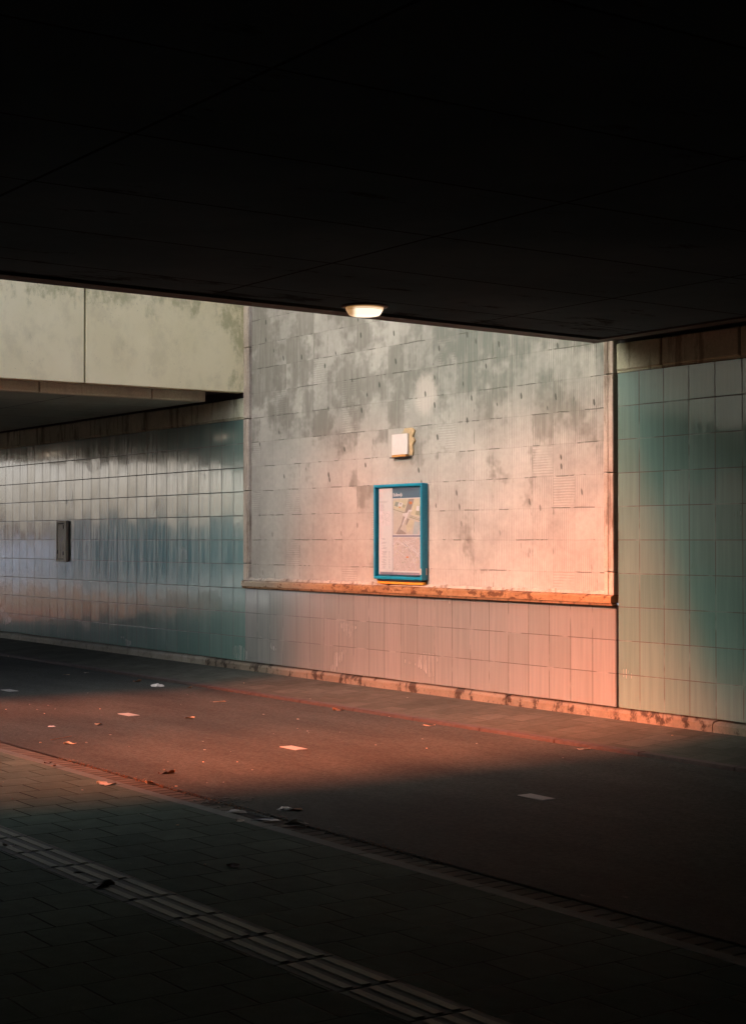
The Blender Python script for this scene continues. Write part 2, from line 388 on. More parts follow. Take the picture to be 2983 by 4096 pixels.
M['roofb'] = plain('brown band cladding', (0.28, 0.17, 0.10), 0.6)
M['pale'] = plain('pale forecourt paving', (0.24, 0.27, 0.24), 0.7, n=0.1, sc=0.5)
g = G('rippled sky mirror'); X, Y, Z = g.xyz()
M['added_water'] = g.done((0.02, 0.04, 0.035), 0.08, g.bump(g.noise(g.vec(g.mul(X, .5), g.mul(Y, .5), 0), 1.0, 3), 0.15, 0.4), 0.6)
M['leafy'] = plain('hedge leaves', (0.05, 0.09, 0.035), 0.7, n=0.3, sc=3)
M['barkm'] = plain('tree bark', (0.09, 0.07, 0.05), 0.9, n=0.3, sc=12)
M['tyre_streak'] = plain('seam', (0.02, 0.02, 0.02), 0.9)

# ------------------------------------------------------------------ object helpers
def tag(o, label=None, cat=None, group=None, kind=None):
    if label: o['label'] = label
    if cat: o['category'] = cat
    if group: o['group'] = group
    if kind: o['kind'] = kind
    return o
def empty(name, loc=(0, 0, 0), rz=0):
    o = bpy.data.objects.new(name, None); COL.objects.link(o); o.location = loc; o.rotation_euler = (0, 0, rz); o.empty_display_size = .1
    return o
class MB:
    def __init__(s): s.bm = bmesh.new()
    def box(s, x0, x1, y0, y1, z0, z1, bev=0.0, mi=0, seg=1):
        b = bmesh.new(); bmesh.ops.create_cube(b, size=1)
        for v in b.verts: v.co = Vector((x0 + (v.co.x + .5) * (x1 - x0), y0 + (v.co.y + .5) * (y1 - y0), z0 + (v.co.z + .5) * (z1 - z0)))
        if bev: bmesh.ops.bevel(b, geom=b.edges[:], offset=bev, segments=seg, affect='EDGES', profile=0.5)
        s.merge(b, mi); return s
    def merge(s, b, mi=0, M4=None):
        vm = {}
        for v in b.verts: vm[v] = s.bm.verts.new(M4 @ v.co if M4 else v.co)
        for f in b.faces:
            try:
                nf = s.bm.faces.new([vm[v] for v in f.verts]); nf.material_index = mi
            except ValueError: pass
        b.free()
    def poly(s, pts, mi=0):
        f = s.bm.faces.new([s.bm.verts.new(p) for p in pts]); f.material_index = mi; return s
    def prism(s, pts, d, mi=0):
        """pts planar loop, extruded by vector d"""
        d = Vector(d); a = [s.bm.verts.new(p) for p in pts]; b = [s.bm.verts.new(Vector(p) + d) for p in pts]; n = len(a)
        fs = [s.bm.faces.new(a), s.bm.faces.new(b[::-1])] + [s.bm.faces.new((a[i], b[i], b[(i + 1) % n], a[(i + 1) % n])) for i in range(n)]
        for f in fs: f.material_index = mi
        return s
    def lathe(s, prof, n=40, mi=0, cap0=False, cap1=False):
        rings = []
        for r, z in prof: rings.append([s.bm.verts.new((r * math.cos(2 * PI * i / n), r * math.sin(2 * PI * i / n), z)) for i in range(n)])
        for a, b in zip(rings, rings[1:]):
            for i in range(n):
                f = s.bm.faces.new((a[i], a[(i + 1) % n], b[(i + 1) % n], b[i])); f.material_index = mi; f.smooth = True
        if cap0: s.bm.faces.new(rings[0]).material_index = mi
        if cap1: s.bm.faces.new(rings[-1][::-1]).material_index = mi
        return s
    def build(s, name, mats, parent=None, loc=None):
        bmesh.ops.recalc_face_normals(s.bm, faces=s.bm.faces[:])
        me = bpy.data.meshes.new(name); s.bm.to_mesh(me); s.bm.free()
        for m in (mats if isinstance(mats, (list, tuple)) else [mats]): me.materials.append(m)
        o = bpy.data.objects.new(name, me); COL.objects.link(o)
        if loc: o.location = loc
        if parent: o.parent = parent
        return o
def copy_tree(o, parent=None):
    c = o.copy(); COL.objects.link(c)
    if parent: c.parent = parent
    for ch in list(o.children): copy_tree(ch, c)
    return c

# ------------------------------------------------------------------ ground, road, pavements
GZ = -0.10
o = MB().poly([(-500, -500, -0.13), (500, -500, -0.13), (500, 500, -0.13), (-500, 500, -0.13)]).build('ground', M['ground']); tag(o, kind='structure')
road = MB().poly([(-90, -4.86, GZ), (42, -4.86, GZ), (42, -1.09, GZ), (-90, -1.09, GZ)]).build('road', M['asphalt']); tag(road, kind='structure')
for k in range(-9, 8):
    x = 2.72 + 3.03 * (k) ; x = 5.92 + (k - 1) * 3.03
    d = MB().box(x, x + 0.25, -3.115, -3.0, GZ, GZ + 0.004).build('lane_dash', M['paint'], road)
pf = MB()
pf.poly([(-90, -1.0, -0.072), (42, -1.0, -0.072), (42, 0, 0.0), (-90, 0, 0.0)])
o = pf.build('pavement', M['pave_far']); tag(o, kind='structure')
kb = MB()
for i in range(-60, 42):
    kb.box(i + 0.002, i + 0.998, -1.09, -0.999, -0.14, -0.070 + random.uniform(-.0015, .0015), 0.006)
o = kb.build('kerb', M['kerb_far']); tag(o, kind='structure')
o = MB().poly([(-90, -5.03, GZ - .006), (42, -5.03, GZ - .006), (42, -4.86, GZ - .006), (-90, -4.86, GZ - .006)]).build('gutter', M['gutter']); tag(o, kind='structure')
kb = MB()
for i in range(-60, 42):
    kb.box(i + 0.002, i + 0.998, -5.12, -5.03, -0.2, GZ + random.uniform(0, .004), 0.004)
o = kb.build('kerb', M['kerb']); tag(o, kind='structure')
pn = MB(); z = GZ + .002
pn.poly([(-60, -6.36, z), (42, -6.36, z), (42, -5.12, z), (-60, -5.12, z)])
pn.poly([(-60, -13, z), (42, -13, z), (42, -6.65, z), (-60, -6.65, z)])
o = pn.build('pavement', M['pave_near']); tag(o, kind='structure')

# tactile guidance slabs: each slab with three raised ribs
t0 = empty('tactile_slab', (0, 0, 0)); tag(t0, 'ribbed guide paving slab in the strip along the near pavement', 'paving slab', 'ribbed tactile slabs in the near pavement')
mb = MB().box(0.003, 0.452, -0.142, 0.142, -0.05, 0.001, 0.003); mb.build('slab_base', M['tact'], t0)
for k, yy in enumerate((0.083, 0.0, -0.083)):
    MB().box(0.02, 0.44, yy - 0.022, yy + 0.022, 0.0005, 0.006, 0.003).build('rib', M['rib'], t0)
tx = 8.49 - 0.455 * 9
for k in range(0, 40):
    t = t0 if k == 0 else copy_tree(t0)
    t.location = (tx + k * 0.455, -6.505, GZ + .002)
    if tx + k * .455 > 15: break

# ------------------------------------------------------------------ the underpass wall
wall = empty('underpass_wall', (3.3, 0, 0)); tag(wall, 'long blue grey tiled underpass wall with a stripped concrete panel in its middle', 'wall')
def wp(mb, name, m, label=None):
    o = mb.build(name, m); o.parent = wall; o.matrix_parent_inverse = Matrix.Translation((-3.3, 0, 0))
    if label: o['label'] = label
    return o
def solid(x0, x1, z0, z1, y=0.0): return MB().box(x0, x1, y, 0.45, z0, z1)
wp(solid(-30, -0.001, 0.10, 3.1), 'tiled_face', M['tile_l'], 'glossy blue grey tiles left of the bare panel')
wp(solid(0, 6.6, 0.10, 1.012), 'tiled_face', M['tile_lit'], 'low tiled strip under the bare panel')
wp(solid(6.632, 42, 0.10, 3.1), 'tiled_face', M['tile_l'], 'darker blue green tiles right of the bare panel')
wp(solid(0.13, 6.475, 1.05, 6.0, 0.012), 'bare_panel', M['panel'], 'bare concrete panel with comb marks where tiles were removed')
wp(MB().box(-30, 42, 0.08, 0.45, -0.2, 0.1), 'footing', M['deck'])
wp(MB().box(6.600, 6.632, 0.03, 0.45, 0.10, 6.0), 'joint', M['dark'])
wp(MB().box(-30, -0.002, 0.02, 0.45, 3.1, 5.2), 'backing', M['deck'])
wp(MB().box(6.634, 42, 0.02, 0.45, 3.1, 5.2), 'backing', M['deck'])
# side strips of the panel
for (x0, x1) in ((0.0, 0.13), (6.475, 6.598)):
    zs = [1.098, 1.312, 2.207, 3.095, 3.98, 4.87, 6.0]
    for a, b in zip(zs, zs[1:]):
        m = MB().box(x0, x1, -0.034 + random.uniform(-.002, .002), 0.3, a + .004, b - .004, 0.006)
        xm = x0 + .075 if x0 < 1 else x0 + .035
        m.box(xm, xm + 0.03, -0.042, -0.02, a + .008, b - .008, 0.003)
        wp(m, 'frame_strip', M['trim'])
# sill: blocks with a sloped top and a brown drip edge
xs = [0.0, 0.46, 1.18, 2.16, 2.87, 3.55, 4.28, 5.2, 5.95, 6.6]
for a, b in zip(xs, xs[1:]):
    m = MB(); e = 0.0025
    prof = [(0, 1.032), (-0.062, 1.032), (-0.062, 1.088), (-0.052, 1.096), (0.0, 1.112 + random.uniform(0, .006)), (0.05, 1.118), (0.05, 1.032)]
    m.prism([(a + e, y, zz) for y, zz in prof], (b - a - 2 * e, 0, 0))
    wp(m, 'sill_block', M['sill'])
wp(MB().box(0.0, 6.6, -0.050, 0.02, 1.006, 1.031, 0.004), 'drip_edge', M['sill_low'])
# crumbly mortar fillet above the sill
m = MB(); n = 260; pr = None
for i in range(n + 1):
    x = 0.13 + (6.475 - 0.13) * i / n
    h = 1.120 + 0.022 * noise.noise(Vector((x * 6, 0, 0))) + 0.012 * noise.noise(Vector((x * 25, 3, 0)))
    d = -0.030 + 0.012 * noise.noise(Vector((x * 9, 5, 0)))
    cur = [m.bm.verts.new(q) for q in ((x, d, 1.108), (x, d + 0.012, h), (x, 0.011, h + 0.014))]
    if pr: [m.bm.faces.new((pr[j], cur[j], cur[j + 1], pr[j + 1])) for j in (0, 1)]
    pr = cur
wp(m, 'mortar_fillet', M['trim'])
# plinth blocks along the foot
jx = [-0.03 - .9 * k for k in range(34, -1, -1)] + [0.62] + [1.51 + .9 * k for k in range(0, 40)]
for a, b in zip(jx, jx[1:]):
    e = 0.004; dy = random.uniform(-.003, .003); hz = random.uniform(-.003, .003)
    prof = [(0.05, -0.02), (-0.055 + dy, -0.02), (-0.055 + dy, 0.060 + hz), (-0.035 + dy, 0.082 + hz), (0.05, 0.094 + hz)]
    m = MB().prism([(a + e, y, zz) for y, zz in prof], (b - a - 2 * e, 0, 0))
    wp(m, 'plinth_block', M['plinth'] if -0.95 < a < 8 else M['plinth_clean'])
# capping band under the decks
cx = [-30 + .9 * k for k in range(0, 27)]
cx = [x for x in cx if x < -8.5] + [-8.03, -7.15, -6.25, -5.38, -4.46, -3.56, -2.66, -1.78, -0.875, -0.37, 0.0]
cr = [6.634, 7.2, 8.1] + [8.1 + .9 * k for k in range(1, 37)]
for lst in (cx, cr):
    for a, b in zip(lst, lst[1:]):
        m = MB().box(a + .005, b - .005, -0.03 + random.uniform(-.003, .003), 0.3, 3.118, 3.362, 0.012)
        m.box(a + .003, b - .003, -0.012, 0.25, 3.102, 3.121)
        wp(m, 'band_block', M['band'])

# ------------------------------------------------------------------ opposite wall; opening added for a reflected patch, gap part raised to block sun
opp = empty('side_wall', (0, -13, 0)); tag(opp, 'dark concrete wall on the camera side of the underpass', 'wall')
m = MB()
for (x0, x1, z0, z1) in ((-16, -6.6, -.1, 3.6), (-6.6, -3.2, -.1, .9), (-6.6, -3.2, 2.85, 3.6), (-3.2, 0, -.1, 3.6), (0, 6.6, -.1, 4.75), (6.6, 42, -.1, 3.6)):
    m.box(x0, x1, -13.4, -13.0, z0, z1)
o = m.build('concrete_face', M['dkw']); o.parent = opp; o.matrix_parent_inverse = Matrix.Translation((0, 13, 0))
o = MB().box(41.5, 42, -13, 0, -.1, 3.6).build('daylight_block_wall', M['deck']); tag(o, 'unseen dark wall added behind the camera to keep daylight out', 'wall')  # end closed off only to hold the interior dark

# ------------------------------------------------------------------ bridge decks
nd = empty('bridge_deck', (7, -6, 3.35)); tag(nd, 'dark concrete bridge deck overhead with a round lamp near its edge', 'bridge deck')
def dp(par, mb, name, m, label=None):
    o = mb.build(name, m); o.parent = par; o.matrix_parent_inverse = Matrix.Translation(-Vector(par.location))
    if label: o['label'] = label
    return o
def ex(y): return 6.66 - 0.056 * (y + 0.3)
ye = -12.7
# soffit plate, starting behind groove
m = MB(); g0 = 0.30; sy = -0.50
m.prism([(ex(sy) + g0, sy, 3.35), (42, sy, 3.35), (42, ye, 3.35), (ex(ye) + g0, ye, 3.35)], (0, 0, 0.12))
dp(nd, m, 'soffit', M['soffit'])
m = MB(); lw = 0.19
m.prism([(ex(-.3), -.3, 3.345), (42, -.3, 3.345), (42, -.3 - .15, 3.345), (ex(-.45) + lw, -.45, 3.345), (ex(ye) + lw, ye, 3.345), (ex(ye), ye, 3.345)], (0, 0, 0.10))
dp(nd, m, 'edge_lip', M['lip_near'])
m = MB().box(6.66, 42, -13.4, 0.44, 3.47, 4.1); dp(nd, m, 'deck_slab', M['deck'])
ys = [0.0 - 0.02, -2.16, -4.6, -7.0, -9.4, -11.8, -13.4]
for a, b in zip(ys, ys[1:]):
    dp(nd, MB().box(6.60, 6.655, b + .01, a - .01, 3.43, 4.3, .005), 'fascia_panel', M['fascia'])

fd = empty('bridge_deck', (-1, -6, 3.35)); tag(fd, 'cream faced concrete bridge deck beyond the daylight gap', 'bridge deck')
ys = [-0.012, -2.155, -5.1, -8.0, -10.9, -13.4]
for a, b in zip(ys, ys[1:]):
    m = MB().box(-0.16, 0.0, b + .012, a - .012 if a < -1 else a, 3.428, 8.6, .006)  # top raised out of view to cut sky light on the near floor
    dp(fd, m, 'fascia_panel', M['fascia'])
dp(fd, MB().box(-0.19, -0.165, -13.4, -0.02, 3.47, 8.5), 'joint', M['dark'])
ys = [-0.30, -1.05, -2.52, -4.0, -5.5, -7.0, -8.5, -10.0, -11.5, -12.7]
for a, b in zip(ys, ys[1:]):
    m = MB().box(-0.62, -0.47, b + .004, a - .004, 3.335, 3.466, .016, seg=3)
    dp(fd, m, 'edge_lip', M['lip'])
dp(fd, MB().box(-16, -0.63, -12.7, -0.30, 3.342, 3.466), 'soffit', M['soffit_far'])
dp(fd, MB().box(-16, -0.195, -13.4, 0.44, 3.47, 5.0), 'deck_slab', M['deck'])

# ------------------------------------------------------------------ round bulkhead lamps
def lamp_glass():
    g = G('lit lamp glass'); X, Y, Z = g.xyz()
    t = g.ss(Z, -0.012, -0.035)
    side = g.ss(g.add(g.mul(X, -0.57), g.mul(Y, -0.82)), 0.055, 0.10)
    hot = g.mul(t, g.sub(1.0, g.mul(side, 0.8)))
    c = g.mix(hot, (0.75, 0.36, 0.10), (1.0, 0.80, 0.58))
    g.put(g.b.inputs['Emission Color'], c); g.put(g.b.inputs['Emission Strength'], g.add(g.mul(hot, 0.19), 0.06))
    return g.done((0.5, 0.42, 0.3), 0.2)
M['lampglass'] = lamp_glass()
lp = empty('ceiling_lamp', (7.335, -3.24, 3.349)); tag(lp, 'lit round glass lamp under the dark deck close to its front edge', 'lamp', 'round lamps under the decks')
MB().lathe([(0.0, 0), (0.175, 0), (0.178, -0.004), (0.170, -0.012), (0.146, -0.014), (0.146, -0.008)], 56).build('rim', M['black'], lp)
MB().lathe([(0.145, -0.009), (0.143, -0.018), (0.132, -0.040), (0.120, -0.062), (0.110, -0.070), (0.07, -0.075), (0.001, -0.077)], 56).build('glass_cover', M['lampglass'], lp)
MB().lathe([(0.138, -0.0305), (0.1405, -0.032), (0.138, -0.0335)], 56).build('seam', M['amber'], lp)
for (x, y, lb) in ((-5.9, -3.0, 'lit round glass lamp under the far deck nearest the gap'), (-13.0, -3.0, 'lit round glass lamp under the far deck furthest from the gap'), ):
    c = copy_tree(lp); c.location = (x, y, 3.341); c['label'] = lb

# ------------------------------------------------------------------ map case
mc = empty('map_case', (2.888, 0, 1.178)); tag(mc, 'blue framed glazed map case fixed to the bare concrete panel', 'map case')
W, H, D = 0.885, 1.020, 0.078        # face size, depth
ft = 0.032
m = MB()
m.box(0, W, -D, -D + .052, H - ft, H, .008, seg=2).box(0, W, -D, -D + .052, 0, ft, .008, seg=2)
m.box(0, ft, -D, -D + .052, ft - .006, H - ft + .006, .006, seg=2).box(W - ft, W, -D, -D + .052, ft - .006, H - ft + .006, .006, seg=2)
m.build('door_frame', M['blue'], mc)
m = MB().box(0.02, W - .003, -D + .054, -0.001, H - .03, H - .004).box(0.02, W - .003, -D + .054, -0.001, 0.004, .03)
m.box(0.02, 0.05, -D + .054, -0.001, .03, H - .03).box(W - .035, W - .003, -D + .054, -0.001, .03, H - .03)
m.build('case_box', M['blue'], mc)
MB().box(0.05, W - .035, -0.034, -0.004, .03, H - .03).build('back_board', M['bluedk'], mc)
po = empty('poster', (0, -0.038, 0)); po.parent = mc
x0, x1, z0, z1 = 0.052, 0.845, 0.050, 0.980
MB().box(x0, x1, 0, 0.003, z0, z1).build('paper_sheet', M['paper'], po)
def flat(name, pts, mt, lay=1, par=po, label=None):
    y = -0.0006 * lay
    return MB().poly([(a, y, b) for a, b in pts]).build(name, mt, par)
def rect(a, b, c, d): return [(a, c), (b, c), (b, d), (a, d)]
sx = 0.305                                  # strip / map divide
m = MB()
def fl(mb, pts, lay, mi): mb.poly([(a, -0.0006 * lay, b) for a, b in pts], mi)
# header
hd = MB(); fl(hd, rect(sx, x1, 0.868, z1), 1, 0); hd.build('header_band', M['hdr'], po)
rl = MB(); fl(rl, rect(sx, sx + .008, z0, .868), 2, 0); fl(rl, rect(sx + .008, x1, 0.453, 0.474), 2, 0); fl(rl, rect(x0 + .02, x1, z0, z0 + .028), 2, 0); rl.build('printed_rules', M['grid'], po)
def clip(poly, a, b, c, d):
    def cl(ps, f, ip):
        out = []
        for i in range(len(ps)):
            p, q = ps[i], ps[(i + 1) % len(ps)]
            if f(p): out.append(p)
            if f(p) != f(q): out.append(ip(p, q))
        return out
    def ix(v): return lambda p, q: (v, p[1] + (q[1] - p[1]) * (v - p[0]) / (q[0] - p[0]))
    def iz(v): return lambda p, q: (p[0] + (q[0] - p[0]) * (v - p[1]) / (q[1] - p[1]), v)
    for f, ip in ((lambda p: p[0] >= a, ix(a)), (lambda p: p[0] <= b, ix(b)), (lambda p: p[1] >= c, iz(c)), (lambda p: p[1] <= d, iz(d))):
        if not poly: break
        poly = cl(poly, f, ip)
    return poly
# upper map: pixel coordinates of the enlarged view mapped onto the sheet
A0, A1, B0, B1 = sx + .016, x1, 0.482, 0.860
def mp(px, pz): return (A0 + (px - 565) / (1375 - 565) * (A1 - A0), B1 - (pz - 600) / (1630 - 600) * (B1 - B0) )
mm = MB(); mats = [M[k] for k in ('mapbg', 'map_taupe', 'map_olive', 'map_blue', 'map_pale', 'map_orange', 'map_green', 'map_cream')]
fl(mm, rect(A0, A1, B0, B1), 1, 0)
shp = [(7, [(565, 660), (800, 600), (1000, 610), (890, 970), (565, 880)]), (6, [(640, 675), (740, 700), (690, 830), (590, 790)]), (2, [(560, 885), (910, 1010), (890, 1025), (560, 905)]),
       (1, [(1000, 610), (1160, 610), (1090, 830), (1010, 1010), (890, 1000)]), (7, [(1150, 610), (1400, 640), (1400, 1150), (1060, 1070)]), (2, [(1210, 950), (1300, 975), (1280, 1090), (1180, 1065)]),
       (2, [(1310, 820), (1400, 840), (1400, 1130), (1290, 1090)]), (4, [(1225, 810), (1305, 825), (1275, 965), (1205, 940)]), (4, [(840, 1020), (960, 1010), (1000, 920), (1100, 930), (1090, 975), (1010, 985), (960, 1140), (880, 1240), (850, 1360), (820, 1340), (890, 1090), (840, 1090)]),
       (1, [(850, 1110), (900, 1130), (800, 1400), (690, 1620), (640, 1620), (790, 1340)]), (1, [(960, 1165), (1020, 1190), (1010, 1330), (950, 1400), (920, 1330)]), (1, [(770, 1480), (930, 1590), (930, 1640), (680, 1640)]),
       (2, [(1050, 1085), (1400, 1220), (1400, 1235), (1040, 1105)]), (2, [(1030, 1115), (1400, 1255), (1400, 1280), (1010, 1140)]), (7, [(1030, 1190), (1160, 1240), (1090, 1480), (960, 1590), (930, 1400)]),
       (3, [(1170, 1260), (1320, 1290), (1250, 1630), (1120, 1630)]), (4, [(1300, 1545), (1400, 1545), (1400, 1640), (1300, 1640)]), (5, [(1020, 680), (1100, 690), (1100, 760), (1030, 770), (1010, 720)]), (5, [(740, 830), (775, 835), (770, 870), (735, 860)]),
       (4, [(740, 700), (850, 720), (820, 830), (700, 790)]), (1, [(770, 720), (810, 735), (790, 770), (755, 755)]), (2, [(850, 760), (880, 770), (850, 850), (830, 840)]), (2, [(890, 780), (915, 790), (880, 870), (860, 860)])]
for k, (ci, pts) in enumerate(shp):
    q = clip([mp(*p) for p in pts], A0, A1, B0, B1)
    if len(q) > 2: fl(mm, q, 2 + k * .35, ci)
mm.build('upper_map', mats, po)
# lower map: street lines
mm = MB(); B0, B1 = 0.095, 0.448; mats2 = [M[k] for k in ('mapbg2', 'map_pale', 'ink', 'map_orange', 'map_olive', 'map_cream')]
fl(mm, rect(A0, A1, B0, B1), 1, 0)
def seg(p, q, wd, ci, lay):
    p = Vector(p); q = Vector(q); n = (q - p); n = Vector((-n.y, n.x)).normalized() * wd
    c = clip([tuple(p + n), tuple(q + n), tuple(q - n), tuple(p - n)], A0, A1, B0, B1)
    if len(c) > 2: fl(mm, c, lay, ci)
rnd = random.Random(3); lay = 2
for k in range(26):
    a = rnd.choice([0.55, 0.6, -1.05, -0.95, 0.2, 1.3, -0.4]) + rnd.uniform(-.1, .1); c = Vector((rnd.uniform(A0, A1), rnd.uniform(B0, B1))); l = rnd.uniform(.05, .22); d = Vector((math.cos(a), math.sin(a))) * l
    seg(c - d, c + d, rnd.choice([.0015, .002, .003]), 1, lay); lay += .25
pts = [(A0 + .12, B1), (A0 + .17, B1 - .05), (A0 + .22, B1 - .075), (A0 + .27, B1 - .10), (A0 + .31, B1 - .15), (A0 + .38, B1 - .20), (A1, B1 - .26)]
for k, (p, q) in enumerate(zip(pts, pts[1:])): seg(p, q, .005 if k in (2, 3) else .0025, 2 if k in (1, 2, 3) else 5, lay); lay += .25
for k in range(46):
    c = Vector((rnd.uniform(A0, A1), rnd.uniform(B0, B1))); s_ = rnd.uniform(.004, .012); a = rnd.uniform(0, .6)
    fl(mm, clip([(c.x + s_ * math.cos(a + t) * rnd.uniform(.6, 1.4), c.y + s_ * math.sin(a + t)) for t in (0.7, 2.2, 3.9, 5.4)], A0, A1, B0, B1) or [(c.x, c.y), (c.x + .001, c.y), (c.x, c.y + .001)], lay, rnd.choice([4, 5, 5, 1])); lay += .2
for (a, b, s1, s2) in ((.27, .195, .022, .014), (.235, .215, .008, .009), (.222, .245, .008, .01)):
    fl(mm, rect(A0 + a - s1, A0 + a + s1, B1 - b - .02, B1 - b - .02 + s2), lay, 3 if s1 > .01 else 4); lay += .3
mm.build('lower_map', mats2, po)
# printed legend in the narrow left strip
mm = MB()
for k in range(3): fl(mm, rect(x0 + .02, x0 + .02 + .13 + .03 * (k == 0), .84 - k * .009, .8425 - k * .009), 1, 0)
for r in range(7):
    for c0, ln in ((.03, .02), (.055, .06)): fl(mm, rect(x0 + c0, x0 + c0 + ln * rnd.uniform(.5, 1), .80 - r * .011, .8035 - r * .011), 1, 0)
mm.build('legend_heading', M['ink'], po); mm = MB()
for k, zz in enumerate([.44, .43, .40, .39, .36, .34, .33, .30, .29, .28, .265, .25, .24, .215, .205, .19, .18, .165, .155, .14, .13, .12]):
    fl(mm, rect(x0 + .05 + .012 * (k % 3), x0 + .11 + rnd.uniform(0, .05), zz - .004, zz), 1, 0)
    if k > 6: fl(mm, rect(x0 + .18, x0 + .21, zz - .003, zz), 1, 0)
mm.build('street_index', M['ink'], po)
mm = MB(); fl(mm, rect(x0 + .03, x0 + .215, .575, .735), 1, 0)
for k in range(14):
    a = rnd.uniform(0, PI); c = Vector((rnd.uniform(x0 + .06, x0 + .19), rnd.uniform(.60, .71))); d = Vector((math.cos(a), math.sin(a))) * .022; n = Vector((-d.y, d.x)) * .06
    fl(mm, [tuple(c + d + n), tuple(c - d + n), tuple(c - d - n), tuple(c + d - n)], 2 + k * .3, 1)
mm.build('network_map', [M['map_pale'], M['ink']], po)
# title lettering
cu = bpy.data.curves.new('t', 'FONT'); cu.body = 'Bullewijk'; cu.size = 0.052; cu.extrude = 0.0; cu.offset = 0.0008; cu.space_character = 0.92
to = bpy.data.objects.new('t', cu); COL.objects.link(to); bpy.context.view_layer.update()
me = bpy.data.meshes.new_from_object(to.evaluated_get(bpy.context.evaluated_depsgraph_get())); COL.objects.unlink(to); bpy.data.objects.remove(to)
me.materials.clear(); me.materials.append(M['paper'])
tt = bpy.data.objects.new('title_lettering', me); COL.objects.link(tt); tt.parent = po; tt.location = (sx + .014, -0.0016, 0.889); tt.rotation_euler = (PI / 2, 0, 0)
# glazing
g = G('thin glazing'); g.b.inputs['Transmission Weight'].default_value = 1; g.b.inputs['IOR'].default_value = 1.1; g.done((1, 1, 1), 0.02); M['glass'] = g.m
MB().box(ft - .002, W - ft + .002, -D + .022, -D + .025, ft - .002, H - ft + .002).build('glass_pane', M['glass'], mc)
MB().box(W - .030, W + .0015, -D + .056, -D + .070, .055, .125, .001).build('lock_plate', M['sticker'], mc)
m = MB().box(W - .036, W - .006, -D - .0015, -D + .001, .060, .122, .0005); m.build('sticker', M['sticker'], mc)
MB().box(0.03, 0.20 + .66, -0.045, -0.002, -0.050, -0.020, .003).build('yellow_ledge', M['yellow'], mc)  # plain yellow strip below the case
MB().box(0.05, 0.85, -0.06, -0.004, -0.019, -0.001).build('bottom_channel', M['black'], mc)

# ------------------------------------------------------------------ small plate box above it
bx = empty('junction_box', (3.285, 0, 2.5)); tag(bx, 'white square cover plate on a torn yellow backing above the map case', 'box')
bk = [(-.03, .0), (.0, .245), (.03, .29), (.155, .292), (.208, .262), (.200, .245), (.172, .195), (.186, .185), (.213, .153), (.170, .115), (.168, .09), (.180, .060), (.172, .0)]
MB().prism([(x + .055, 0.0115, z_) for x, z_ in bk], (0, -0.020, 0)).build('torn_backing', M['yellowp'], bx)
MB().box(-0.155 + .04, 0.13 + .04, -0.032, -0.011, 0.012, 0.232, .003, seg=2).build('cover_plate', M['white'], bx)
MB().box(-0.155 + .02, 0.16 + .04, -0.050, 0.011, -0.022, -0.013, .001).build('bottom_ledge', M['black'], bx)
MB().box(-0.155 + .05, 0.11 + .04, -0.040, 0.011, -0.012, 0.010, .001).build('bracket', M['amber'], bx)
m = MB()
for k in range(9):
    a = .0 + .012 * k; h_ = random.uniform(.02, .045)
    m.poly([(a + .03, -.0095, .235), (a + .042, -.0095, .235), (a + .038, -.0095, .235 + h_)])
m.build('soot_marks', M['map_olive'], bx)

# ------------------------------------------------------------------ hatch in left wall
ht = empty('wall_hatch', (-5.66, 0, 1.27)); tag(ht, 'narrow upright grimy metal hatch on the left tiled wall', 'hatch')
W2, H2 = 0.36, 0.62
m = MB().box(0, W2, -0.045, -0.002, 0, .035, .003).box(0, W2, -0.045, -0.002, H2 - .035, H2, .003)
m.box(0, .04, -0.045, -0.002, .035, H2 - .035, .003).box(W2 - .085, W2, -0.045, -0.002, .035, H2 - .035, .003); m.build('frame', M['hatch'], ht)
MB().box(0.04, W2 - .085, -0.024, -0.004, .035, H2 - .035).build('recess', M['black'], ht)
MB().box(0.048, W2 - .093, -0.040, -0.020, .045, H2 - .047, .003).build('door', M['hatch'], ht)
m = MB(); m.prism([(0.06, -0.0405, .40), (0.075, -0.0405, .41), (.25, -.0405, .12), (.24, -.0405, .10)], (0, -.001, 0)); m.prism([(.16, -.0405, .33), (.25, -.0405, .40), (.25, -.0405, .34), (.18, -.0405, .29)], (0, -.001, 0))
m.build('scratch_marks', M['white'], ht)
for (x, z_) in ((W2 - .097, .50), (W2 - .10, .10), (.036, .12)): MB().box(x, x + .016, -0.052, -0.038, z_, z_ + .055, .002).build('hinge', M['black'], ht)
MB().box(W2 + .002, W2 + .034, -0.004, -0.001, 0, H2).build('seal', M['black'], ht)

# ------------------------------------------------------------------ drain grate in the near gutter
dg = empty('drain_grate', (8.36, -4.955, GZ)); tag(dg, 'dark slotted drain grate in the near gutter beside crumpled white paper', 'drain')
MB().box(0, 0.42, -.066, .066, -.03, -.0055).build('pit', M['dark'], dg)
m = MB().box(0, .42, -.072, -.058, -.02, 0.0, .002).box(0, .42, .058, .072, -.02, 0.0, .002)
for k in range(10): m.box(.0 + k * .044, .018 + k * .044, -.058, .058, -.015, -.001, .002)
m.build('bars', M['kerb'], dg)

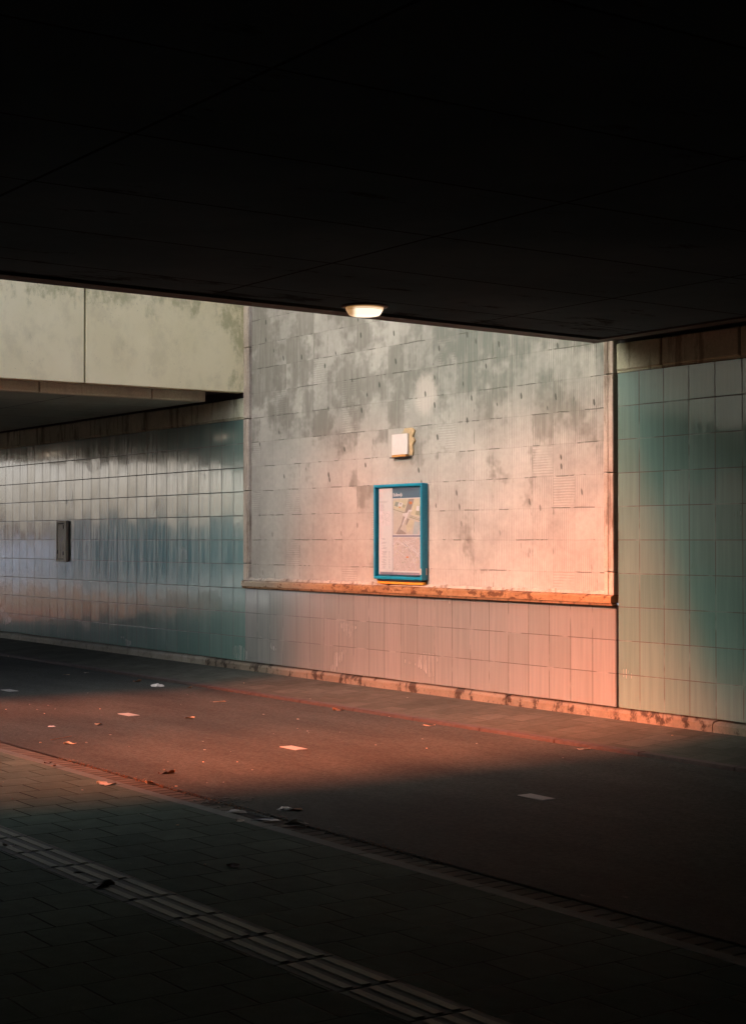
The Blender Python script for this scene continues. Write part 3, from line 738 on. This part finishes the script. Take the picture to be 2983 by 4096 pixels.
# ------------------------------------------------------------------ leaves and litter
def leaf_mesh(seed, L, Wd, curl, lobes=0):
    r = random.Random(seed); bm = bmesh.new(); nu, nv = 12, 6; vs = []
    for i in range(nu + 1):
        u = i / nu; hw = Wd * (math.sin(PI * min(1, u * 1.02 + .01)) ** .7) * (1 + .35 * math.sin(u * lobes * PI * 2 + seed)) * .5 if 0 < i < nu else .002
        row = []
        for j in range(nv + 1):
            v = (j / nv - .5) * 2
            zz = curl * (v * v) * (.6 + .6 * math.sin(u * 5 + seed)) + curl * .6 * max(0, u - .6) * 2 + .12 * curl * r.random()
            row.append(bm.verts.new(((u - .5) * L, v * hw + .12 * Wd * math.sin(u * 4 + seed), max(.001, zz + .001))))
        vs.append(row)
    for i in range(nu):
        for j in range(nv):
            f = bm.faces.new((vs[i][j], vs[i + 1][j], vs[i + 1][j + 1], vs[i][j + 1])); f.smooth = True
    a = [vs[0][nv // 2].co.copy(), Vector((-.5 * L - .3 * L, .05 * L, .004))]     # stalk
    q = [bm.verts.new(p) for p in (a[0] + Vector((0, .0012, 0)), a[1] + Vector((0, .0012, 0)), a[1] - Vector((0, .0012, 0)), a[0] - Vector((0, .0012, 0)))]
    bm.faces.new(q)
    return bm
def ground_hit(u, v, z=GZ):
    al, f, th, py = 0.964796, 6383, 0.01797689, 2045.1
    a = (u - 1491.5) / f; b = (py - v) / f
    yf = math.cos(th) - b * math.sin(th); zz = math.sin(th) + b * math.cos(th)
    x = a * math.cos(al) - yf * math.sin(al); y = a * math.sin(al) + yf * math.cos(al)
    t = (z - 1.6) / zz
    return (17.1553 + t * x, -9.96863 + t * y)
def ground_z(y): return -0.072 * (-y) if y > -1.0 else (-0.070 if y > -1.09 else (GZ if y > -4.86 else GZ + .003))
r7 = lambda x, y: (x * .7264, 2700 + y * .7264)
r5 = lambda x, y: (900 + x * .6659, 2200 + y * .6659)
r6 = lambda x, y: (1900 + x * .6556, 2100 + y * .6556)
LV = [  # name, pixel, length, width, curl, lobes, rot, material, label
 ('dead_leaf', r7(755, 38), .13, .07, .035, 2, .3, 'leaf_brown', 'dark brown curled leaf on the road beside the white tissue near the far kerb'),
 ('dead_leaf', r7(1207, 149), .15, .06, .012, 3, .5, 'leaf_tan', 'flat tan leaf on the road between the far kerb and the orange light patch'),
 ('dead_leaf', r7(1047, 240), .12, .06, .022, 2, .2, 'leaf_tan', 'curled orange tan leaf in mid road right of the middle lane dash'),
 ('dead_leaf', r7(545, 275), .09, .06, .022, 2, 2.2, 'leaf_tan', 'small upright tan leaf on the road just below the middle lane dash'),
 ('dead_leaf', r7(388, 381), .11, .08, .022, 1, .9, 'leaf_tan', 'pale tan leaf on the road next to a thin twig'),
 ('dead_leaf', r7(588, 602), .16, .10, .022, 3, .7, 'leaf_grey', 'large grey leaf lying on the near pavers beside the kerb strip'),
 ('dead_leaf', r7(895, 545), .07, .05, .02, 2, .7, 'leaf_dark', 'small dark leaf on the road left of a larger dark leaf'),
 ('dead_leaf', r7(934, 543), .09, .06, .03, 2, .4, 'leaf_brown', 'larger dark leaf on the road right of a small dark leaf'),
 ('dead_leaf', r7(1622, 746), .12, .06, .015, 2, .4, 'leaf_brown', 'brown leaf on the dark road beside the white paper scrap'),
 ('dead_leaf', r7(1632, 828), .15, .07, .035, 3, .8, 'leaf_grey', 'crumpled grey leaf in the near gutter beyond the plastic film'),
 ('dead_leaf', r7(1320, 808), .07, .05, .015, 2, .2, 'leaf_grey', 'small grey leaf on the near pavers in front of the drain'),
 ('dead_leaf', r5(680, 947), .13, .07, .035, 2, .6, 'leaf_brown', 'dark curled leaf against the far kerb below the map case'),
 ('dead_leaf', r5(1225, 1037), .12, .05, .015, 3, .5, 'leaf_tan', 'flat tan leaf against the far kerb right of the curled leaf'),
 ('dead_leaf', r6(660, 1347), .12, .06, .012, 2, .3, 'leaf_grey', 'dim grey leaf at the far kerb towards the right edge'),
 ('dead_leaf', r7(570, 1168), .11, .07, .03, 2, 1.0, 'leaf_dark', 'dark leaf lying on the ribbed guide slabs'),
 ('dead_leaf', r7(430, 1094), .07, .02, .01, 1, 1.3, 'leaf_dark', 'thin dark leaf on the guide slabs near the darker leaf'),
 ('dead_leaf', r7(1285, 1058), .09, .06, .02, 2, .3, 'leaf_dark', 'dark leaf alone on the shaded near pavers'),
 ('dead_leaf', r7(50, 945), .07, .03, .02, 2, .9, 'leaf_grey', 'pale leaf on the guide slabs at the left edge'),
 ('dead_leaf', r7(265, 487), .06, .04, .015, 2, .9, 'leaf_dark', 'small dark leaf lying on the gutter bricks at left'),
 ('dead_leaf', r7(298, 503), .05, .03, .015, 2, .3, 'leaf_brown', 'smaller brown leaf lying on the gutter bricks right of a dark one'),
 ('dead_leaf', r7(1045, 57), .06, .04, .02, 2, .3, 'leaf_brown', 'tiny brown leaf at the left stretch of the far kerb'),
 ('dead_leaf', (268, 2700), .10, .05, .01, 2, .3, 'leaf_tan', 'flat pale leaf on the grey road near the left edge beyond the tissue'),
 ('dead_leaf', (348, 2692), .08, .06, .01, 2, 2.3, 'leaf_grey', 'faint grey leaf on the road left of the dark brown leaf'),
 ('dead_leaf', r7(823, 598), .06, .05, .03, 2, 2.3, 'leaf_tan', 'small tan leaf curled on the gutter edge in mid view'),
]
for k, (nm, px, L, Wd, cu_, lo, rz, mt, lb) in enumerate(LV):
    x, y = ground_hit(px[0], px[1]); zg = ground_z(y)
    x, y = ground_hit(px[0], px[1], zg); zg = ground_z(y)
    me = bpy.data.meshes.new(nm); bm = leaf_mesh(k + 3, L, Wd, cu_ * .6, lo); bm.to_mesh(me); bm.free(); me.materials.append(M[mt])
    o = bpy.data.objects.new(nm, me); COL.objects.link(o); o.location = (x, y, zg + .0005); o.rotation_euler = (0, 0, rz); tag(o, lb, 'leaf', 'dead leaves on the ground')
def crumple(name, px, L, Wd, Hh, mt, lb, cat, rz=.6, seed=1):
    x, y = ground_hit(px[0], px[1]); bm = bmesh.new(); bmesh.ops.create_icosphere(bm, subdivisions=3, radius=.5)
    for v in bm.verts:
        n_ = noise.noise(v.co * 3.1 + Vector((seed, 0, 0))) * .5 + noise.noise(v.co * 7 + Vector((0, seed, 0))) * .25
        v.co = v.co * (1 + n_); v.co.z = max(0, v.co.z + .1); v.co = Vector((v.co.x * L, v.co.y * Wd, v.co.z * Hh))
    me = bpy.data.meshes.new(name); bm.to_mesh(me); bm.free(); me.materials.append(M[mt]); o = bpy.data.objects.new(name, me); COL.objects.link(o)
    o.location = (x, y, ground_z(y)); o.rotation_euler = (0, 0, rz); tag(o, lb, cat)
crumple('tissue', r7(865, 63), .15, .09, .05, 'tissue', 'crumpled white tissue on the road near the far kerb', 'litter', 1.0, 1)
crumple('paper_scrap', r7(1570, 742), .08, .05, .03, 'tissue', 'oval white scrap on the dark road beside a brown leaf', 'litter', .9, 5)
crumple('paper_scrap', r7(1305, 760), .13, .035, .03, 'tissue', 'crumpled pale paper lying over the drain grate', 'litter', .8, 9)
crumple('paper_scrap', r7(285, 283), .07, .05, .008, 'tissue', 'flat white scrap on the road left of the middle lane dash', 'litter', .8, 12)
x, y = ground_hit(*r7(1480, 806)); o = MB().prism([(-.11, .012, .004), (-.02, .03, .012), (.05, .02, .008), (.07, -.015, .004), (.02, -.03, .006), (-.05, -.01, .010)], (0, 0, .003)).build('plastic_film', M['film'], None, (x, y, GZ)); o.rotation_euler = (0, 0, 1.0)
tag(o, 'dull piece of plastic film in the near gutter right of the drain', 'litter')
x, y = ground_hit(*r7(340, 352)); m = MB().prism([(-.12, -.002, .002), (.12, -.004, .012), (.12, .000, .012), (-.12, .002, .002)], (0, 0, .004)); o = m.build('twig', M['leaf_brown'], None, (x, y, GZ)); o.rotation_euler = (0, 0, 1.9)
tag(o, 'thin bent twig on the road next to the pale tan leaf', 'twig')
# pale crumbs scattered over road and pavement
cr = [r7(35, 190), r7(165, 163), r7(305, 188), r7(245, 212), r7(552, 188), r7(485, 100), r7(1033, 110), r7(996, 163), r7(225, 373), r7(610, 330), r7(712, 395), r7(478, 373), r7(1120, 480), r7(1128, 413), r7(1270, 422),
      r7(925, 479), r7(1308, 479), r7(905, 523), r7(1390, 523), r7(1452, 218), r7(1640, 243), r7(1118, 367), r7(1140, 595), r7(1232, 592), r7(972, 613), r7(455, 634), r7(70, 683), r7(20, 590), r7(980, 828), r7(765, 768), r7(815, 772), r7(445, 855), r7(1130, 1045), r7(720, 1040),
      r5(232, 990), r5(440, 1018), r5(435, 1072), r5(503, 1099), r5(690, 1095), r5(350, 910), r5(115, 800), r5(985, 1002), r5(1185, 1135), r5(905, 1172), r5(1210, 1192), r5(1510, 1164), r5(1095, 888), r5(512, 895), r6(1200, 1285), r6(535, 1422),
      (150, 2838), (223, 2836), (180, 2855), (402, 2837), (26, 2838), (195, 2822), (35, 2625), (345, 2655), (1230, 2925), (1095, 2935)]
rr = random.Random(5)
for k, px in enumerate(cr):
    x, y = ground_hit(*px); y0 = ground_z(y); x, y = ground_hit(px[0], px[1], y0)
    s_ = rr.uniform(.006, .017); pts = [(s_ * math.cos(a) * rr.uniform(.6, 1), s_ * .7 * math.sin(a) * rr.uniform(.6, 1), 0) for a in [i * PI / 3 for i in range(6)]]
    o = MB().prism(pts, (0, 0, rr.uniform(.002, .006))).build('leaf_crumb', M['grit'] if k % 4 else M['leaf_tan'], None, (x, y, y0 + .0002)); tag(o, 'tiny pale crumb of leaf or grit on the ground', 'crumb', 'pale crumbs scattered on road and pavement')
# grit heap by the drain
m = MB()
for k in range(150):
    x, y = ground_hit(*r7(rr.gauss(1235, 70), rr.gauss(695, 14))); s_ = rr.uniform(.003, .011)
    m.prism([(x + s_ * math.cos(a), y + s_ * math.sin(a), GZ + .0003) for a in (0, 1.3, 2.6, 3.9, 5.1)], (0, 0, s_ * .5))
for k in range(600):
    x = rr.uniform(5.5, 10.5); y = -4.86 + rr.gauss(0, .02); s_ = rr.uniform(.002, .006)
    m.prism([(x + s_ * math.cos(a), y + s_ * math.sin(a), GZ - .004) for a in (0, 1.3, 2.6, 3.9, 5.1)], (0, 0, s_ * .4 + .004), rr.choice([0, 1, 1]))
o = m.build('loose_grit', [M['kerb'], M['leaf_brown']]); tag(o, kind='stuff')

# ------------------------------------------------------------------ surroundings outside the underpass (out of view, mostly added for tile reflections and to shade the sun)
vd = empty('sun_blocker_viaduct', (3, -17.5, 0)); tag(vd, 'unseen added viaduct running beside the underpass', 'sun blocker')  # added out of view to shade the upper wall and stripe the sun
ZB = 13.5
dp(vd, MB().box(-60, 80, -20.5, -14.5, ZB, ZB + 4.6), 'blocker_deck', M['deck'])
for x in (-16.6, -7.6, 1.35, 10.3, 19.3, 28.3):
    dp(vd, MB().box(x - .6, x + .6, -18.3, -16.7, -.13, ZB), 'blocker_pier', M['deck'])
o = MB().poly([(-140, -90, GZ - .022), (-16.2, -90, GZ - .022), (-16.2, -4.9, GZ - .022), (-140, -4.9, GZ - .022)]).build('added_water', M['added_water']); tag(o, kind='structure')  # unseen mirror sheet added to throw bright sky into the left tiles
ab = empty('apartment_building', (-72, -15, 0)); tag(ab, 'low cream building with brown band across the water beyond the underpass', 'building')
dp(ab, MB().box(-90, -85, -35.5, 6, -.13, 1.75), 'wall', M['bldw'])
dp(ab, MB().box(-90, -84.9, -35.5, 6, 1.75, 2.6), 'brown_band', M['roofb'])
wb = MB().box(-96, -85, -62, -38.4, -.13, 3.0).build('reflection_tint_box', M['bldg']); tag(wb, 'unseen green box added to tint tile reflections, across the water beyond the underpass', 'building')  # added so the left tiles reflect dark green
gw = MB().box(-24, 4, -17.0, -16.4, -.13, 4.2).build('reflection_wall', M['bld']); tag(gw, 'unseen cream wall added behind the opening to warm the tile reflection', 'wall')  # added to dim and warm the patch reflected in the right tiles
print('objects', len(bpy.data.objects))
